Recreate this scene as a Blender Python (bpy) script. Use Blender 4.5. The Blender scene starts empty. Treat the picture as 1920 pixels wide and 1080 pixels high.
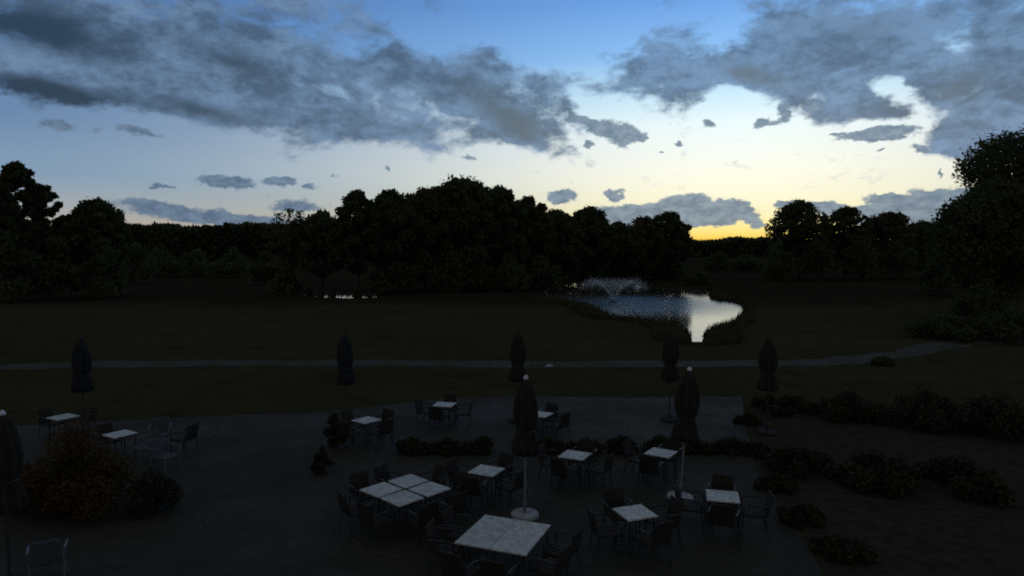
import bpy, bmesh, math, random
import numpy as np
from mathutils import Vector, Matrix

R = math.radians
sc = bpy.context.scene
COL = sc.collection

# ------------------------------------------------------------------ camera
FPX, W0, H0, YH = 1260.0, 1920.0, 1080.0, 470.0      # focal length and horizon row of the photograph
CAMH = 6.0
PITCH = math.atan((540 - YH) / FPX)
cam_d = bpy.data.cameras.new('camera')
cam_d.sensor_width = 36.0
cam_d.lens = 36.0 * FPX / W0
cam_d.clip_start = 0.1
cam_d.clip_end = 9000
cam = bpy.data.objects.new('camera', cam_d)
COL.objects.link(cam)
cam.location = (0, 0, CAMH)
cam.rotation_euler = (R(90) - PITCH, 0, 0)
sc.camera = cam

sc.render.engine = 'CYCLES'
sc.view_settings.view_transform = 'Standard'
sc.view_settings.look = 'None'
sc.view_settings.exposure = 0.0
sc.view_settings.gamma = 1.0
sc.view_settings.use_curve_mapping = False
cy = sc.cycles
cy.use_denoising = False
cy.filter_width = 2.0
cy.use_adaptive_sampling = True
cy.adaptive_threshold = 0.04
cy.adaptive_min_samples = 16
cy.max_bounces = 5
cy.diffuse_bounces = 2
cy.glossy_bounces = 3
cy.transmission_bounces = 3
cy.transparent_max_bounces = 6
cy.caustics_reflective = False
cy.caustics_refractive = False


def ray(px, py):
    x, y, z = (px - 960) / FPX, 1.0, -(py - 540) / FPX
    c, s = math.cos(PITCH), math.sin(PITCH)
    return (x, y * c + z * s, -y * s + z * c)


def ground(px, py, z=0.0):
    d = ray(px, py)
    t = (z - CAMH) / d[2]
    return (d[0] * t, d[1] * t)


def at(px, depth):
    return (px - 960) / FPX * depth * 1.0015


def height(py, depth):
    d = ray(960, py)
    return CAMH + d[2] / d[1] * depth


def azel(px, py):
    d = ray(px, py)
    l = math.sqrt(sum(k * k for k in d))
    return math.degrees(math.atan2(d[0], d[1])), math.degrees(math.asin(d[2] / l))


def lin(c, k=1.0):
    out = []
    for v in c:
        v = v / 255.0
        out.append((v / 12.92 if v <= 0.04045 else ((v + 0.055) / 1.055) ** 2.4) * k)
    return (*out, 1.0)


# ------------------------------------------------------------------ sky (world, by direction)
world = bpy.data.worlds.new('World')
sc.world = world
world.use_nodes = True
NT = world.node_tree
NT.nodes.clear()


class NB:
    """small helper for building node graphs"""

    def __init__(self, nt):
        self.nt = nt

    def n(self, kind, **kw):
        o = self.nt.nodes.new(kind)
        for k, v in kw.items():
            setattr(o, k, v)
        return o

    def put(self, sock, v):
        if hasattr(v, 'is_output'):
            self.nt.links.new(v, sock)
        else:
            sock.default_value = v

    def math(self, op, a, b=None, c=None, clamp=False):
        o = self.n('ShaderNodeMath', operation=op, use_clamp=clamp)
        self.put(o.inputs[0], a)
        if b is not None:
            self.put(o.inputs[1], b)
        if c is not None:
            self.put(o.inputs[2], c)
        return o.outputs[0]

    def vmath(self, op, a, b=None):
        o = self.n('ShaderNodeVectorMath', operation=op)
        self.put(o.inputs[0], a)
        if b is not None:
            self.put(o.inputs[1], b)
        return o.outputs[0]

    def ramp(self, fac, stops, interp='LINEAR'):
        o = self.n('ShaderNodeValToRGB')
        o.color_ramp.interpolation = interp
        el = o.color_ramp.elements
        while len(el) > 1:
            el.remove(el[-1])
        el[0].position, el[0].color = stops[0]
        for p, c in stops[1:]:
            e = el.new(p)
            e.color = c
        self.put(o.inputs[0], fac)
        return o.outputs[0]

    def mix(self, fac, a, b, blend='MIX'):
        o = self.n('ShaderNodeMix', data_type='RGBA', blend_type=blend)
        self.put(o.inputs[0], fac)
        self.put(o.inputs[6], a)
        self.put(o.inputs[7], b)
        return o.outputs[2]

    def smooth(self, v, lo, hi, a=0.0, b=1.0):
        o = self.n('ShaderNodeMapRange', interpolation_type='SMOOTHSTEP')
        for k, x in enumerate((v, lo, hi, a, b)):
            self.put(o.inputs[k], x)
        return o.outputs[0]

    def noise(self, vec, scale, detail=4.0, rough=0.55, lac=2.0, dist=0.0, out=0, dim='3D'):
        o = self.n('ShaderNodeTexNoise', noise_dimensions=dim)
        self.put(o.inputs['Vector'], vec)
        o.inputs['Scale'].default_value = scale
        o.inputs['Detail'].default_value = detail
        o.inputs['Roughness'].default_value = rough
        o.inputs['Lacunarity'].default_value = lac
        o.inputs['Distortion'].default_value = dist
        return o.outputs[out]


def build_sky():
    b = NB(NT)
    tc = b.n('ShaderNodeTexCoord')
    d = tc.outputs['Generated']
    sep = b.n('ShaderNodeSeparateXYZ')
    b.put(sep.inputs[0], d)
    X, Y, Z = sep.outputs
    az = b.math('MULTIPLY', b.math('ARCTAN2', X, Y), 180 / math.pi)
    el = b.math('MULTIPLY', b.math('ARCSINE', Z), 180 / math.pi)
    SUNAZ = 19.0
    # clear sky: one elevation ramp under the afterglow, one away from it, one for the eastern half
    elc = b.math('MAXIMUM', el, 0.0)
    fac = b.math('DIVIDE', elc, 60.0, clamp=True)

    def stops(lst, k=1.0):
        return [(e / 60.0, lin(c, k)) for e, c in lst]
    glow = b.ramp(fac, stops([(0, (255, 178, 40)), (0.8, (255, 205, 72)), (1.5, (255, 231, 130)), (2.6, (255, 243, 184)), (4.0, (255, 250, 214)),
                              (6.0, (255, 254, 234)), (8.0, (248, 254, 246)), (10.2, (238, 253, 255)), (12.4, (206, 238, 255)),
                              (15.5, (146, 198, 248)), (19.5, (112, 166, 234)), (28, (88, 128, 182)), (45, (66, 86, 120)), (60, (56, 70, 98))]))
    side = b.ramp(fac, stops([(0, (168, 152, 144)), (1.5, (178, 164, 152)), (3.2, (160, 168, 172)), (5.5, (118, 149, 178)),
                              (9.5, (88, 124, 166)), (16, (82, 122, 178)), (24, (70, 100, 144)), (45, (60, 76, 104)), (60, (54, 68, 94))]))
    east = b.ramp(fac, stops([(0, (124, 121, 116)), (6, (122, 120, 118)), (15, (104, 108, 114)), (35, (72, 82, 100)), (60, (56, 68, 92))]))  # unseen eastern sky lifted and warmed to add light on trees and ground
    dz = b.math('SUBTRACT', az, SUNAZ)
    dz = b.math('WRAP', dz, 180.0, -180.0)
    ad = b.math('ABSOLUTE', dz)
    g = b.math('DIVIDE', ad, b.smooth(el, 2.0, 7.0, 25.0, 33.0))
    g = b.math('POWER', 2.71828, b.math('MULTIPLY', b.math('MULTIPLY', g, g), -1.0))
    sky = b.mix(g, side, glow)
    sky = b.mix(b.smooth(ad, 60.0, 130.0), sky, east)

    # ---- clouds
    uv = b.n('ShaderNodeCombineXYZ')
    b.put(uv.inputs[0], az)
    b.put(uv.inputs[1], el)
    P = uv.outputs[0]
    st = b.vmath('MULTIPLY', P, (0.6, 1.0, 1.0))
    wv = b.noise(st, 0.30, 5, 0.6, out=1)
    wv = b.vmath('SUBTRACT', wv, (0.5, 0.5, 0.5))
    Ps = b.vmath('ADD', P, b.vmath('MULTIPLY', wv, (5.5, 2.4, 0.0)))
    wv2 = b.noise(st, 1.1, 4, 0.6, out=1)
    wv2 = b.vmath('SUBTRACT', wv2, (0.5, 0.5, 0.5))
    Ph = b.vmath('ADD', P, b.vmath('MULTIPLY', wv2, (2.2, 1.3, 0.0)))

    def field(lst, vec):
        acc = 0.0
        for (cx, cy_, rx, ry, ang, s) in lst:
            a0, e0 = azel(cx, cy_)
            a1 = azel(cx - rx, cy_)[0]
            a2 = azel(cx + rx, cy_)[0]
            e1 = azel(cx, cy_ + ry)[1]
            e2 = azel(cx, cy_ - ry)[1]
            m = b.n('ShaderNodeMapping', vector_type='TEXTURE')
            b.put(m.inputs[0], vec)
            m.inputs[1].default_value = (a0, e0, 0)
            m.inputs[2].default_value = (0, 0, R(-ang))
            m.inputs[3].default_value = ((a2 - a1) / 2, (e2 - e1) / 2, 1)
            gr = b.n('ShaderNodeTexGradient', gradient_type='SPHERICAL')
            b.put(gr.inputs[0], m.outputs[0])
            acc = b.math('MULTIPLY_ADD', gr.outputs[1], s, acc)
        return acc

    big = [  # pixel centre, radii, tilt (clockwise, degrees), weight
        (90, 70, 420, 130, 4, 1.0), (120, 150, 400, 62, 2, 1.3), (420, 150, 330, 110, 10, 1.2), (640, 130, 300, 120, 14, .95), (620, 10, 260, 60, 0, .55),
        (330, 20, 520, 80, 0, .7), (470, 205, 270, 55, 11, 1.1), (700, 232, 260, 52, 9, 1.25), (735, 105, 90, 50, 20, .6),
        (940, 190, 190, 90, 27, 1.3), (985, 248, 105, 42, 22, .9), (880, 135, 90, 60, 10, .5), (850, 195, 170, 75, 20, .6),
        (1075, 215, 110, 30, 22, .75), (1040, 128, 250, 60, 4, .46), (1120, 158, 170, 34, 3, .42),
        (1290, 125, 140, 105, 0, .85), (1240, 60, 150, 130, 0, .6), (1480, 60, 260, 130, 0, 1.15), (1420, 142, 130, 46, 26, 1.0), (1570, 140, 240, 100, 8, 1.1),
        (1630, 212, 200, 44, 6, 1.25), (1720, 60, 320, 150, 0, 1.0), (1880, 120, 220, 190, 0, 1.2), (1900, 230, 150, 110, 0, 1.1),
        (1805, 268, 110, 52, 18, 1.2), (1250, 165, 110, 48, 0, .5),
        (1335, 66, 95, 75, 0, -1.0), (1270, 30, 110, 50, 0, -.35), (1620, 15, 130, 45, 10, -.4), (1480, 100, 120, 24, 15, -.35), (590, 62, 190, 44, 10, -.4), (800, 60, 120, 40, 10, -.35), (1655, 176, 60, 26, 22, -.8), (1715, 208, 60, 22, 18, -.8), (1650, 190, 36, 40, 0, -.3), (1690, 236, 95, 18, 2, -1.2), (1352, 168, 70, 20, 10, -.55), (1350, 190, 80, 16, 0, -.5), (250, 165, 60, 40, 30, -.4), (640, 185, 160, 22, 14, -.4), (1800, 85, 85, 60, 20, -.75), (1060, 40, 230, 70, 0, -.7), (1010, 110, 110, 40, 0, -.3),
    ]
    dark = [(60, 170, 320, 42, 2, 1.5), (90, 60, 260, 60, 5, 1.3), (430, 112, 190, 42, 14, .8), (400, 205, 210, 36, 12, .8), (930, 195, 160, 60, 27, .8),
            (985, 245, 90, 36, 22, .7), (730, 95, 70, 36, 15, .5), (1415, 140, 100, 32, 26, .9), (1800, 160, 90, 60, 0, .7), (1640, 215, 150, 30, 5, .5),
            (1580, 60, 260, 110, 0, .45), (740, 232, 180, 30, 8, .5)]
    small = [
        (1160, 250, 62, 34, 16, 1.2), (1098, 230, 80, 20, 20, .8), (1210, 262, 20, 10, 10, .5), (1520, 196, 40, 18, 35, .7), (1105, 270, 16, 14, 0, .9), (1273, 267, 14, 11, 0, .8), (1240, 286, 12, 7, 30, .7),
        (1470, 212, 22, 26, 40, .9), (1432, 230, 36, 15, 0, .9), (1330, 230, 28, 12, 10, .9), (1650, 252, 120, 19, -2, 1.2),
        (1730, 278, 45, 16, 10, .8), (1765, 325, 10, 18, -30, .9), (1648, 284, 16, 7, 0, .8), (1560, 252, 30, 6, 0, .6),
        (1740, 392, 190, 48, -8, 1.7), (1655, 372, 60, 12, 4, .9), (1540, 390, 110, 17, 3, 1.1), (1478, 383, 40, 15, 0, 1.0),
        (1285, 388, 85, 34, 2, 1.5), (1200, 405, 150, 28, 2, 1.4), (1345, 408, 105, 22, -8, 1.3), (1378, 386, 42, 19, 4, 1.1), (1412, 412, 34, 14, 14, .9),
        (1055, 368, 42, 21, 0, 1.3), (1152, 367, 26, 18, 0, 1.2), (1420, 425, 20, 8, 0, .7),
        (425, 341, 78, 20, 2, 1.2), (525, 342, 42, 16, 0, 1.15), (300, 350, 40, 10, 0, .9), (575, 349, 22, 9, 0, .75),
        (262, 246, 72, 18, 10, .8), (100, 233, 74, 20, 6, .75), (180, 246, 30, 16, 0, .5), (300, 386, 160, 20, 3, .85), (430, 411, 260, 17, 2, .95), (880, 298, 34, 9, 12, .6),
        (731, 315, 12, 9, 20, .7), (560, 388, 90, 24, 0, .8), (625, 332, 24, 8, 0, .5),
    ]
    Fb = field(big, Ps)
    Fd = field(dark, Ps)
    Fs = field(small, Ph)
    # the cloud sheet carries on beyond the frame
    pl = b.n('ShaderNodeCombineXYZ')
    zz = b.math('ADD', b.math('MAXIMUM', Z, 0.0), 0.12)
    b.put(pl.inputs[0], b.math('DIVIDE', X, zz))
    b.put(pl.inputs[1], b.math('DIVIDE', Y, zz))
    sheet = b.noise(pl.outputs[0], 1.1, 6, 0.55)
    out_w = b.math('MAXIMUM', b.smooth(el, 20.0, 27.0), b.math('MULTIPLY', b.smooth(b.math('ABSOLUTE', az), 38.0, 46.0), b.smooth(el, 4.0, 9.0)))
    Fb = b.math('ADD', Fb, b.math('MULTIPLY', out_w, b.math('MULTIPLY', b.math('SUBTRACT', sheet, 0.34), 4.0)))

    f1 = b.noise(st, 0.42, 7, 0.62, dist=0.4)
    f2 = b.noise(st, 1.7, 6, 0.68)
    ragged = b.math('ADD', b.math('MULTIPLY', b.math('SUBTRACT', f1, 0.5), 2.3), b.math('MULTIPLY', b.math('SUBTRACT', f2, 0.5), 1.0))
    Db = b.smooth(b.math('ADD', Fb, ragged), 0.18, 0.95)
    Ds = b.smooth(b.math('ADD', Fs, b.math('MULTIPLY', b.math('SUBTRACT', f2, 0.5), 0.8)), 0.28, 0.55)
    # cloud colours
    tone = b.noise(b.vmath('MULTIPLY', P, (0.55, 1.0, 1.0)), 0.33, 7, 0.6)
    tone = b.math('ADD', tone, b.math('MULTIPLY', b.math('SUBTRACT', f2, 0.5), 0.45))
    lightc = b.mix(g, lin((108, 135, 166)), lin((114, 146, 182)))
    darkc = b.mix(g, lin((70, 90, 112)), lin((76, 98, 124)))
    ccol = b.mix(b.smooth(tone, 0.34, 0.66), darkc, lightc)
    ccol = b.mix(b.smooth(b.math('ADD', Fd, b.math('MULTIPLY', b.math('SUBTRACT', f1, 0.5), 0.8)), 0.0, 1.1), ccol, b.mix(g, lin((34, 50, 66)), lin((92, 108, 122))))
    ccol = b.mix(b.smooth(ad, 70.0, 140.0), ccol, lin((110, 110, 108)))  # cloud away from the afterglow, out of view, lightened as fill light
    ccol = b.mix(b.smooth(el, 24.0, 45.0), ccol, b.mix(b.smooth(tone, 0.34, 0.66), lin((100, 104, 104)), lin((126, 128, 124))))  # unseen overhead cloud made paler and warmer to lift the ground light
    lowc = b.mix(b.smooth(f2, 0.35, 0.65), b.mix(g, lin((78, 100, 126)), lin((98, 122, 144))), b.mix(g, lin((104, 126, 150)), lin((134, 154, 170))))
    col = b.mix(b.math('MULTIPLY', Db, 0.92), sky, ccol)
    col = b.mix(b.math('MULTIPLY', Ds, 0.93), col, lowc)
    # thin physical dusk air under everything (sun just at the horizon)
    ns = b.n('ShaderNodeTexSky', sky_type='NISHITA')
    ns.sun_disc = False
    ns.sun_elevation = R(0.5)
    ns.sun_rotation = R(SUNAZ)
    below = b.smooth(el, -3.0, -0.5)
    col = b.mix(below, lin((20, 20, 20)), col)
    bg = b.n('ShaderNodeBackground')
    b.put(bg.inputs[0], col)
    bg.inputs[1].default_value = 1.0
    bg2 = b.n('ShaderNodeBackground')
    b.put(bg2.inputs[0], ns.outputs[0])
    bg2.inputs[1].default_value = 0.001
    add = b.n('ShaderNodeAddShader')
    b.put(add.inputs[0], bg.outputs[0])
    b.put(add.inputs[1], bg2.outputs[0])
    out = b.n('ShaderNodeOutputWorld')
    b.put(out.inputs[0], add.outputs[0])
    world.cycles.sampling_method = 'MANUAL'
    world.cycles.sample_map_resolution = 512


build_sky()


# ------------------------------------------------------------------ materials
def new_mat(name):
    m = bpy.data.materials.new(name)
    m.use_nodes = True
    nt = m.node_tree
    p = nt.nodes['Principled BSDF']
    return m, NB(nt), p


def plain(name, c1, c2, scale, rough=0.85, spec=0.2, bump=0.0, bscale=None, metal=0.0, coord='Object', obj_var=0.0):
    m, b, p = new_mat(name)
    tc = b.n('ShaderNodeTexCoord')
    v = tc.outputs[coord]
    if obj_var:
        oi0 = b.n('ShaderNodeObjectInfo')
        v = b.vmath('ADD', v, b.vmath('MULTIPLY', oi0.outputs['Location'], (3.7, 2.9, 5.3)))
    f = b.noise(v, scale, 5, 0.6)
    f = b.smooth(f, 0.3, 0.7)
    c = b.mix(f, (*c1, 1), (*c2, 1))
    if obj_var:
        oi = b.n('ShaderNodeObjectInfo')
        k = b.math('MULTIPLY_ADD', oi.outputs['Random'], obj_var, 1 - obj_var / 2)
        c = b.mix(1.0, c, k, 'MULTIPLY')
    b.put(p.inputs['Base Color'], c)
    p.inputs['Roughness'].default_value = rough
    p.inputs['Specular IOR Level'].default_value = spec
    p.inputs['Metallic'].default_value = metal
    if bump:
        bn = b.n('ShaderNodeBump')
        bn.inputs['Strength'].default_value = bump
        bn.inputs['Distance'].default_value = 0.05
        b.put(bn.inputs['Height'], b.noise(v, bscale or scale * 3, 4, 0.6))
        b.put(p.inputs['Normal'], bn.outputs[0])
    return m


def leaf_mat(name, c1, c2, scale=0.5, trans=0.4):
    m, b, p = new_mat(name)
    nt = m.node_tree
    geo = b.n('ShaderNodeNewGeometry')
    tc = b.n('ShaderNodeTexCoord')
    f = b.smooth(b.noise(tc.outputs['Object'], scale, 3, 0.6), 0.3, 0.7)
    f = b.math('ADD', b.math('MULTIPLY', f, 0.6), b.math('MULTIPLY', geo.outputs['Random Per Island'], 0.4))
    c = b.mix(f, (*c1, 1), (*c2, 1))
    b.put(p.inputs['Base Color'], c)
    p.inputs['Roughness'].default_value = 0.7
    p.inputs['Specular IOR Level'].default_value = 0.15
    tr = b.n('ShaderNodeBsdfTranslucent')
    b.put(tr.inputs[0], c)
    mx = b.n('ShaderNodeMixShader')
    mx.inputs[0].default_value = trans
    b.put(mx.inputs[1], p.outputs[0])
    b.put(mx.inputs[2], tr.outputs[0])
    nt.links.new(mx.outputs[0], nt.nodes['Material Output'].inputs[0])
    return m


def ground_mat():
    m, b, p = new_mat('lawn and meadow')
    tc = b.n('ShaderNodeTexCoord')
    v = tc.outputs['Object']
    n1 = b.smooth(b.noise(v, 0.07, 5, 0.6), 0.3, 0.7)
    n2 = b.smooth(b.noise(v, 2.3, 5, 0.65), 0.3, 0.7)
    n3 = b.smooth(b.noise(v, 14.0, 3, 0.65), 0.25, 0.75)
    n5 = b.smooth(b.noise(v, 0.42, 6, 0.7), 0.50, 0.68)
    c = b.mix(n1, (0.048, 0.047, 0.024, 1), (0.078, 0.070, 0.036, 1))
    c = b.mix(b.math('MULTIPLY', n2, 0.5), c, (0.062, 0.048, 0.028, 1))
    c = b.mix(b.math('MULTIPLY', n3, 0.45), c, (0.030, 0.031, 0.016, 1))
    c = b.mix(b.math('MULTIPLY', n5, 0.6), c, (0.030, 0.026, 0.014, 1))      # worn patches
    sp = b.n('ShaderNodeSeparateXYZ')
    b.put(sp.inputs[0], v)
    edge = b.math('ADD', sp.outputs[1], b.math('MULTIPLY', b.math('SUBTRACT', b.noise(v, 0.05, 4, 0.6), 0.5), 26.0))
    rough = b.mix(n2, (0.020, 0.019, 0.012, 1), (0.042, 0.036, 0.022, 1))       # unmown brown field beyond the lawn
    c = b.mix(b.smooth(edge, 66.0, 84.0), c, rough)
    b.put(p.inputs['Base Color'], c)
    p.inputs['Roughness'].default_value = 1.0
    p.inputs['Specular IOR Level'].default_value = 0.0
    bn = b.n('ShaderNodeBump')
    bn.inputs['Strength'].default_value = 0.6
    bn.inputs['Distance'].default_value = 0.06
    b.put(bn.inputs['Height'], n3)
    b.put(p.inputs['Normal'], bn.outputs[0])
    return m


def path_mat():
    m, b, p = new_mat('worn gravel path')
    tc = b.n('ShaderNodeTexCoord')
    v = tc.outputs['Object']
    n1 = b.smooth(b.noise(v, 3.0, 5, 0.6), 0.3, 0.7)
    n2 = b.smooth(b.noise(v, 0.55, 5, 0.65), 0.42, 0.62)
    c = b.mix(n1, (0.048, 0.048, 0.040, 1), (0.086, 0.082, 0.070, 1))
    c = b.mix(b.math('MULTIPLY', n2, 0.75), c, (0.046, 0.045, 0.026, 1))      # grass creeping in
    b.put(p.inputs['Base Color'], c)
    p.inputs['Roughness'].default_value = 0.95
    p.inputs['Specular IOR Level'].default_value = 0.05
    bn = b.n('ShaderNodeBump')
    bn.inputs['Strength'].default_value = 0.4
    bn.inputs['Distance'].default_value = 0.03
    b.put(bn.inputs['Height'], b.noise(v, 30.0, 3, 0.6))
    b.put(p.inputs['Normal'], bn.outputs[0])
    return m


def paving_mat():
    m, b, p = new_mat('dark terrace pavers')
    tc = b.n('ShaderNodeTexCoord')
    v = tc.outputs['Object']
    mp = b.n('ShaderNodeMapping')
    b.put(mp.inputs[0], v)
    mp.inputs[2].default_value = (0, 0, R(24))
    br = b.n('ShaderNodeTexBrick')
    b.put(br.inputs['Vector'], mp.outputs[0])
    br.inputs['Scale'].default_value = 1.0
    br.inputs['Brick Width'].default_value = 0.2
    br.inputs['Row Height'].default_value = 0.1
    br.inputs['Mortar Size'].default_value = 0.006
    br.inputs['Mortar Smooth'].default_value = 0.3
    br.inputs['Color1'].default_value = (0.034, 0.032, 0.024, 1)
    br.inputs['Color2'].default_value = (0.048, 0.044, 0.034, 1)
    br.inputs['Mortar'].default_value = (0.028, 0.028, 0.023, 1)
    n1 = b.smooth(b.noise(v, 0.35, 6, 0.62), 0.3, 0.7)
    n2 = b.smooth(b.noise(v, 5.0, 4, 0.6), 0.35, 0.75)
    c = b.mix(b.math('MULTIPLY', n1, 0.55), br.outputs[0], (0.026, 0.027, 0.018, 1))
    c = b.mix(b.math('MULTIPLY', n2, 0.4), c, (0.044, 0.038, 0.026, 1))
    b.put(p.inputs['Base Color'], c)
    n4 = b.smooth(b.noise(v, 0.9, 6, 0.7), 0.52, 0.66)
    c = b.mix(b.math('MULTIPLY', n4, 0.7), c, (0.024, 0.026, 0.013, 1))       # moss
    b.put(p.inputs['Base Color'], c)
    b.put(p.inputs['Roughness'], b.math('MULTIPLY_ADD', n1, 0.2, 0.72))
    p.inputs['Specular IOR Level'].default_value = 0.12
    bn = b.n('ShaderNodeBump')
    bn.inputs['Strength'].default_value = 0.5
    bn.inputs['Distance'].default_value = 0.01
    b.put(bn.inputs['Height'], b.math('SUBTRACT', 1.0, br.outputs['Fac']))
    b.put(p.inputs['Normal'], bn.outputs[0])
    return m


FX, FY = ground(1150, 567, -0.35)          # where the fountain stands


def water_mat(name, ripple):
    m, b, p = new_mat(name)
    p.inputs['Base Color'].default_value = (0.052, 0.050, 0.038, 1)
    p.inputs['Roughness'].default_value = 0.0
    p.inputs['IOR'].default_value = 1.333
    tc = b.n('ShaderNodeTexCoord')
    v = tc.outputs['Object']
    h1 = b.noise(v, 1.6, 4, 0.6)
    h2 = b.noise(v, 6.0, 2, 0.5)
    h = b.math('ADD', h1, b.math('MULTIPLY', h2, 0.35))
    if ripple:
        dv = b.n('ShaderNodeVectorMath', operation='DISTANCE')
        b.put(dv.inputs[0], v)
        dv.inputs[1].default_value = (FX, FY, 0)
        dist = dv.outputs['Value']
        ring = b.math('SINE', b.math('MULTIPLY', dist, 5.0))
        h = b.math('ADD', h, b.math('MULTIPLY', ring, 0.12))
        amp = b.smooth(dist, 5.0, 24.0, 1.0, 0.05)
        h = b.math('MULTIPLY', h, amp)
    bn = b.n('ShaderNodeBump')
    bn.inputs['Strength'].default_value = 1.0
    bn.inputs['Distance'].default_value = 0.006 if ripple else 0.001
    if ripple:
        b.put(p.inputs['Roughness'], b.math('MULTIPLY_ADD', amp, 0.24, 0.07))
    b.put(bn.inputs['Height'], h)
    b.put(p.inputs['Normal'], bn.outputs[0])
    return m


M = dict(
    lawn=ground_mat(), pave=paving_mat(),
    path=path_mat(),
    water=water_mat('rippled pond water', True), still=water_mat('still water', False),
    bark=plain('dark bark', (0.030, 0.022, 0.016), (0.065, 0.05, 0.038), 4.0, 0.95, 0.05, 0.5, 12),
    soil=plain('dark planted soil', (0.030, 0.026, 0.020), (0.055, 0.045, 0.032), 3.0, 1.0, 0.0, 0.6, 18),
    leaf=leaf_mat('dark green foliage', (0.045, 0.060, 0.026), (0.095, 0.110, 0.048), 0.3),
    autumn=leaf_mat('brown green autumn foliage', (0.060, 0.055, 0.028), (0.13, 0.095, 0.045), 0.3),
    rust=leaf_mat('rusty shrub foliage', (0.050, 0.038, 0.017), (0.11, 0.06, 0.024), 1.2),
    hedge=leaf_mat('dark hedge foliage', (0.024, 0.028, 0.014), (0.056, 0.046, 0.022), 2.0, 0.15),
    far=leaf_mat('distant wood foliage', (0.040, 0.052, 0.026), (0.08, 0.09, 0.042), 0.05),
    reed=leaf_mat('dry reed blades', (0.04, 0.042, 0.020), (0.10, 0.08, 0.038), 0.8),
    grass=leaf_mat('grass blades', (0.042, 0.045, 0.020), (0.085, 0.078, 0.036), 0.6, 0.2),
    white=plain('weathered white tabletop', (0.36, 0.36, 0.33), (0.58, 0.57, 0.53), 7.0, 0.55, 0.3, 0.1, 60, obj_var=0.16),
    metal=plain('dark powder coated metal', (0.018, 0.020, 0.022), (0.035, 0.037, 0.04), 8.0, 0.5, 0.4),
    pole=plain('grey aluminium pole', (0.14, 0.15, 0.16), (0.20, 0.21, 0.22), 6.0, 0.5, 0.5),
    concrete=plain('pale concrete', (0.28, 0.29, 0.29), (0.40, 0.41, 0.41), 9.0, 0.8, 0.2, 0.3, 40),
    granite=plain('dark granite', (0.03, 0.03, 0.032), (0.06, 0.06, 0.06), 25.0, 1.0, 0.0),
    canvas=plain('anthracite folded canvas', (0.024, 0.023, 0.020), (0.040, 0.037, 0.032), 4.0, 0.95, 0.1, 0.3, 40),
    navy=plain('navy folded canvas', (0.018, 0.021, 0.027), (0.030, 0.034, 0.040), 4.0, 0.95, 0.1, 0.3, 40),
    cap=plain('pale plastic cap', (0.55, 0.56, 0.58), (0.65, 0.66, 0.68), 5.0, 0.5, 0.4),
    wicker=plain('dark wicker weave', (0.022, 0.020, 0.017), (0.046, 0.040, 0.033), 40.0, 0.8, 0.2, 0.6, 120),
    paleweave=plain('pale grey weave', (0.05, 0.06, 0.07), (0.09, 0.10, 0.11), 40.0, 0.8, 0.2, 0.4, 120),
    paleframe=plain('pale grey chair frame', (0.09, 0.10, 0.11), (0.14, 0.15, 0.16), 8.0, 0.5, 0.4),
    spray=leaf_mat('white water spray', (0.70, 0.75, 0.78), (0.82, 0.85, 0.87), 2.0, 0.5),
)


# ------------------------------------------------------------------ helpers
def link_mesh(name, me, mat=None, parent=None):
    if mat is not None and not me.materials:
        me.materials.append(mat)
    o = bpy.data.objects.new(name, me)
    COL.objects.link(o)
    if parent is not None:
        o.parent = parent
    return o


def bm_obj(name, bm, mat, parent=None, smooth=False):
    me = bpy.data.meshes.new(name)
    bm.normal_update()
    if smooth:
        for f in bm.faces:
            f.smooth = True
    bm.to_mesh(me)
    bm.free()
    return link_mesh(name, me, mat, parent)


def np_mesh(name, verts, quads, mat, parent=None):
    """verts (n,3), quads (m,k) as numpy arrays"""
    me = bpy.data.meshes.new(name)
    k = quads.shape[1]
    me.vertices.add(len(verts))
    me.vertices.foreach_set('co', np.asarray(verts, np.float32).ravel())
    me.loops.add(quads.size)
    me.loops.foreach_set('vertex_index', quads.astype(np.int32).ravel())
    me.polygons.add(len(quads))
    me.polygons.foreach_set('loop_start', np.arange(0, quads.size, k, dtype=np.int32))
    me.update(calc_edges=True)
    me.validate()
    return link_mesh(name, me, mat, parent)


def tag(o, label=None, cat=None, group=None, kind=None):
    if label:
        o['label'] = label
    if cat:
        o['category'] = cat
    if group:
        o['group'] = group
    if kind:
        o['kind'] = kind
    return o


def empty(name, loc, rz=0.0):
    o = bpy.data.objects.new(name, None)
    o.empty_display_size = 0.3
    COL.objects.link(o)
    o.location = loc
    o.rotation_euler = (0, 0, rz)
    return o


def copy_tree(o, parent=None):
    c = o.copy()
    COL.objects.link(c)
    if parent is not None:
        c.parent = parent
    for ch in list(o.children):
        copy_tree(ch, c)
    return c


def box(bm, x0, x1, y0, y1, z0, z1, bev=0.0):
    r = bmesh.ops.create_cube(bm, size=1.0)
    for v in r['verts']:
        v.co = Vector(((x0 + x1) / 2 + v.co.x * (x1 - x0), (y0 + y1) / 2 + v.co.y * (y1 - y0), (z0 + z1) / 2 + v.co.z * (z1 - z0)))
    if bev:
        es = list({e for v in r['verts'] for e in v.link_edges})
        bmesh.ops.bevel(bm, geom=es, offset=bev, segments=2, affect='EDGES', profile=0.6)


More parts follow.
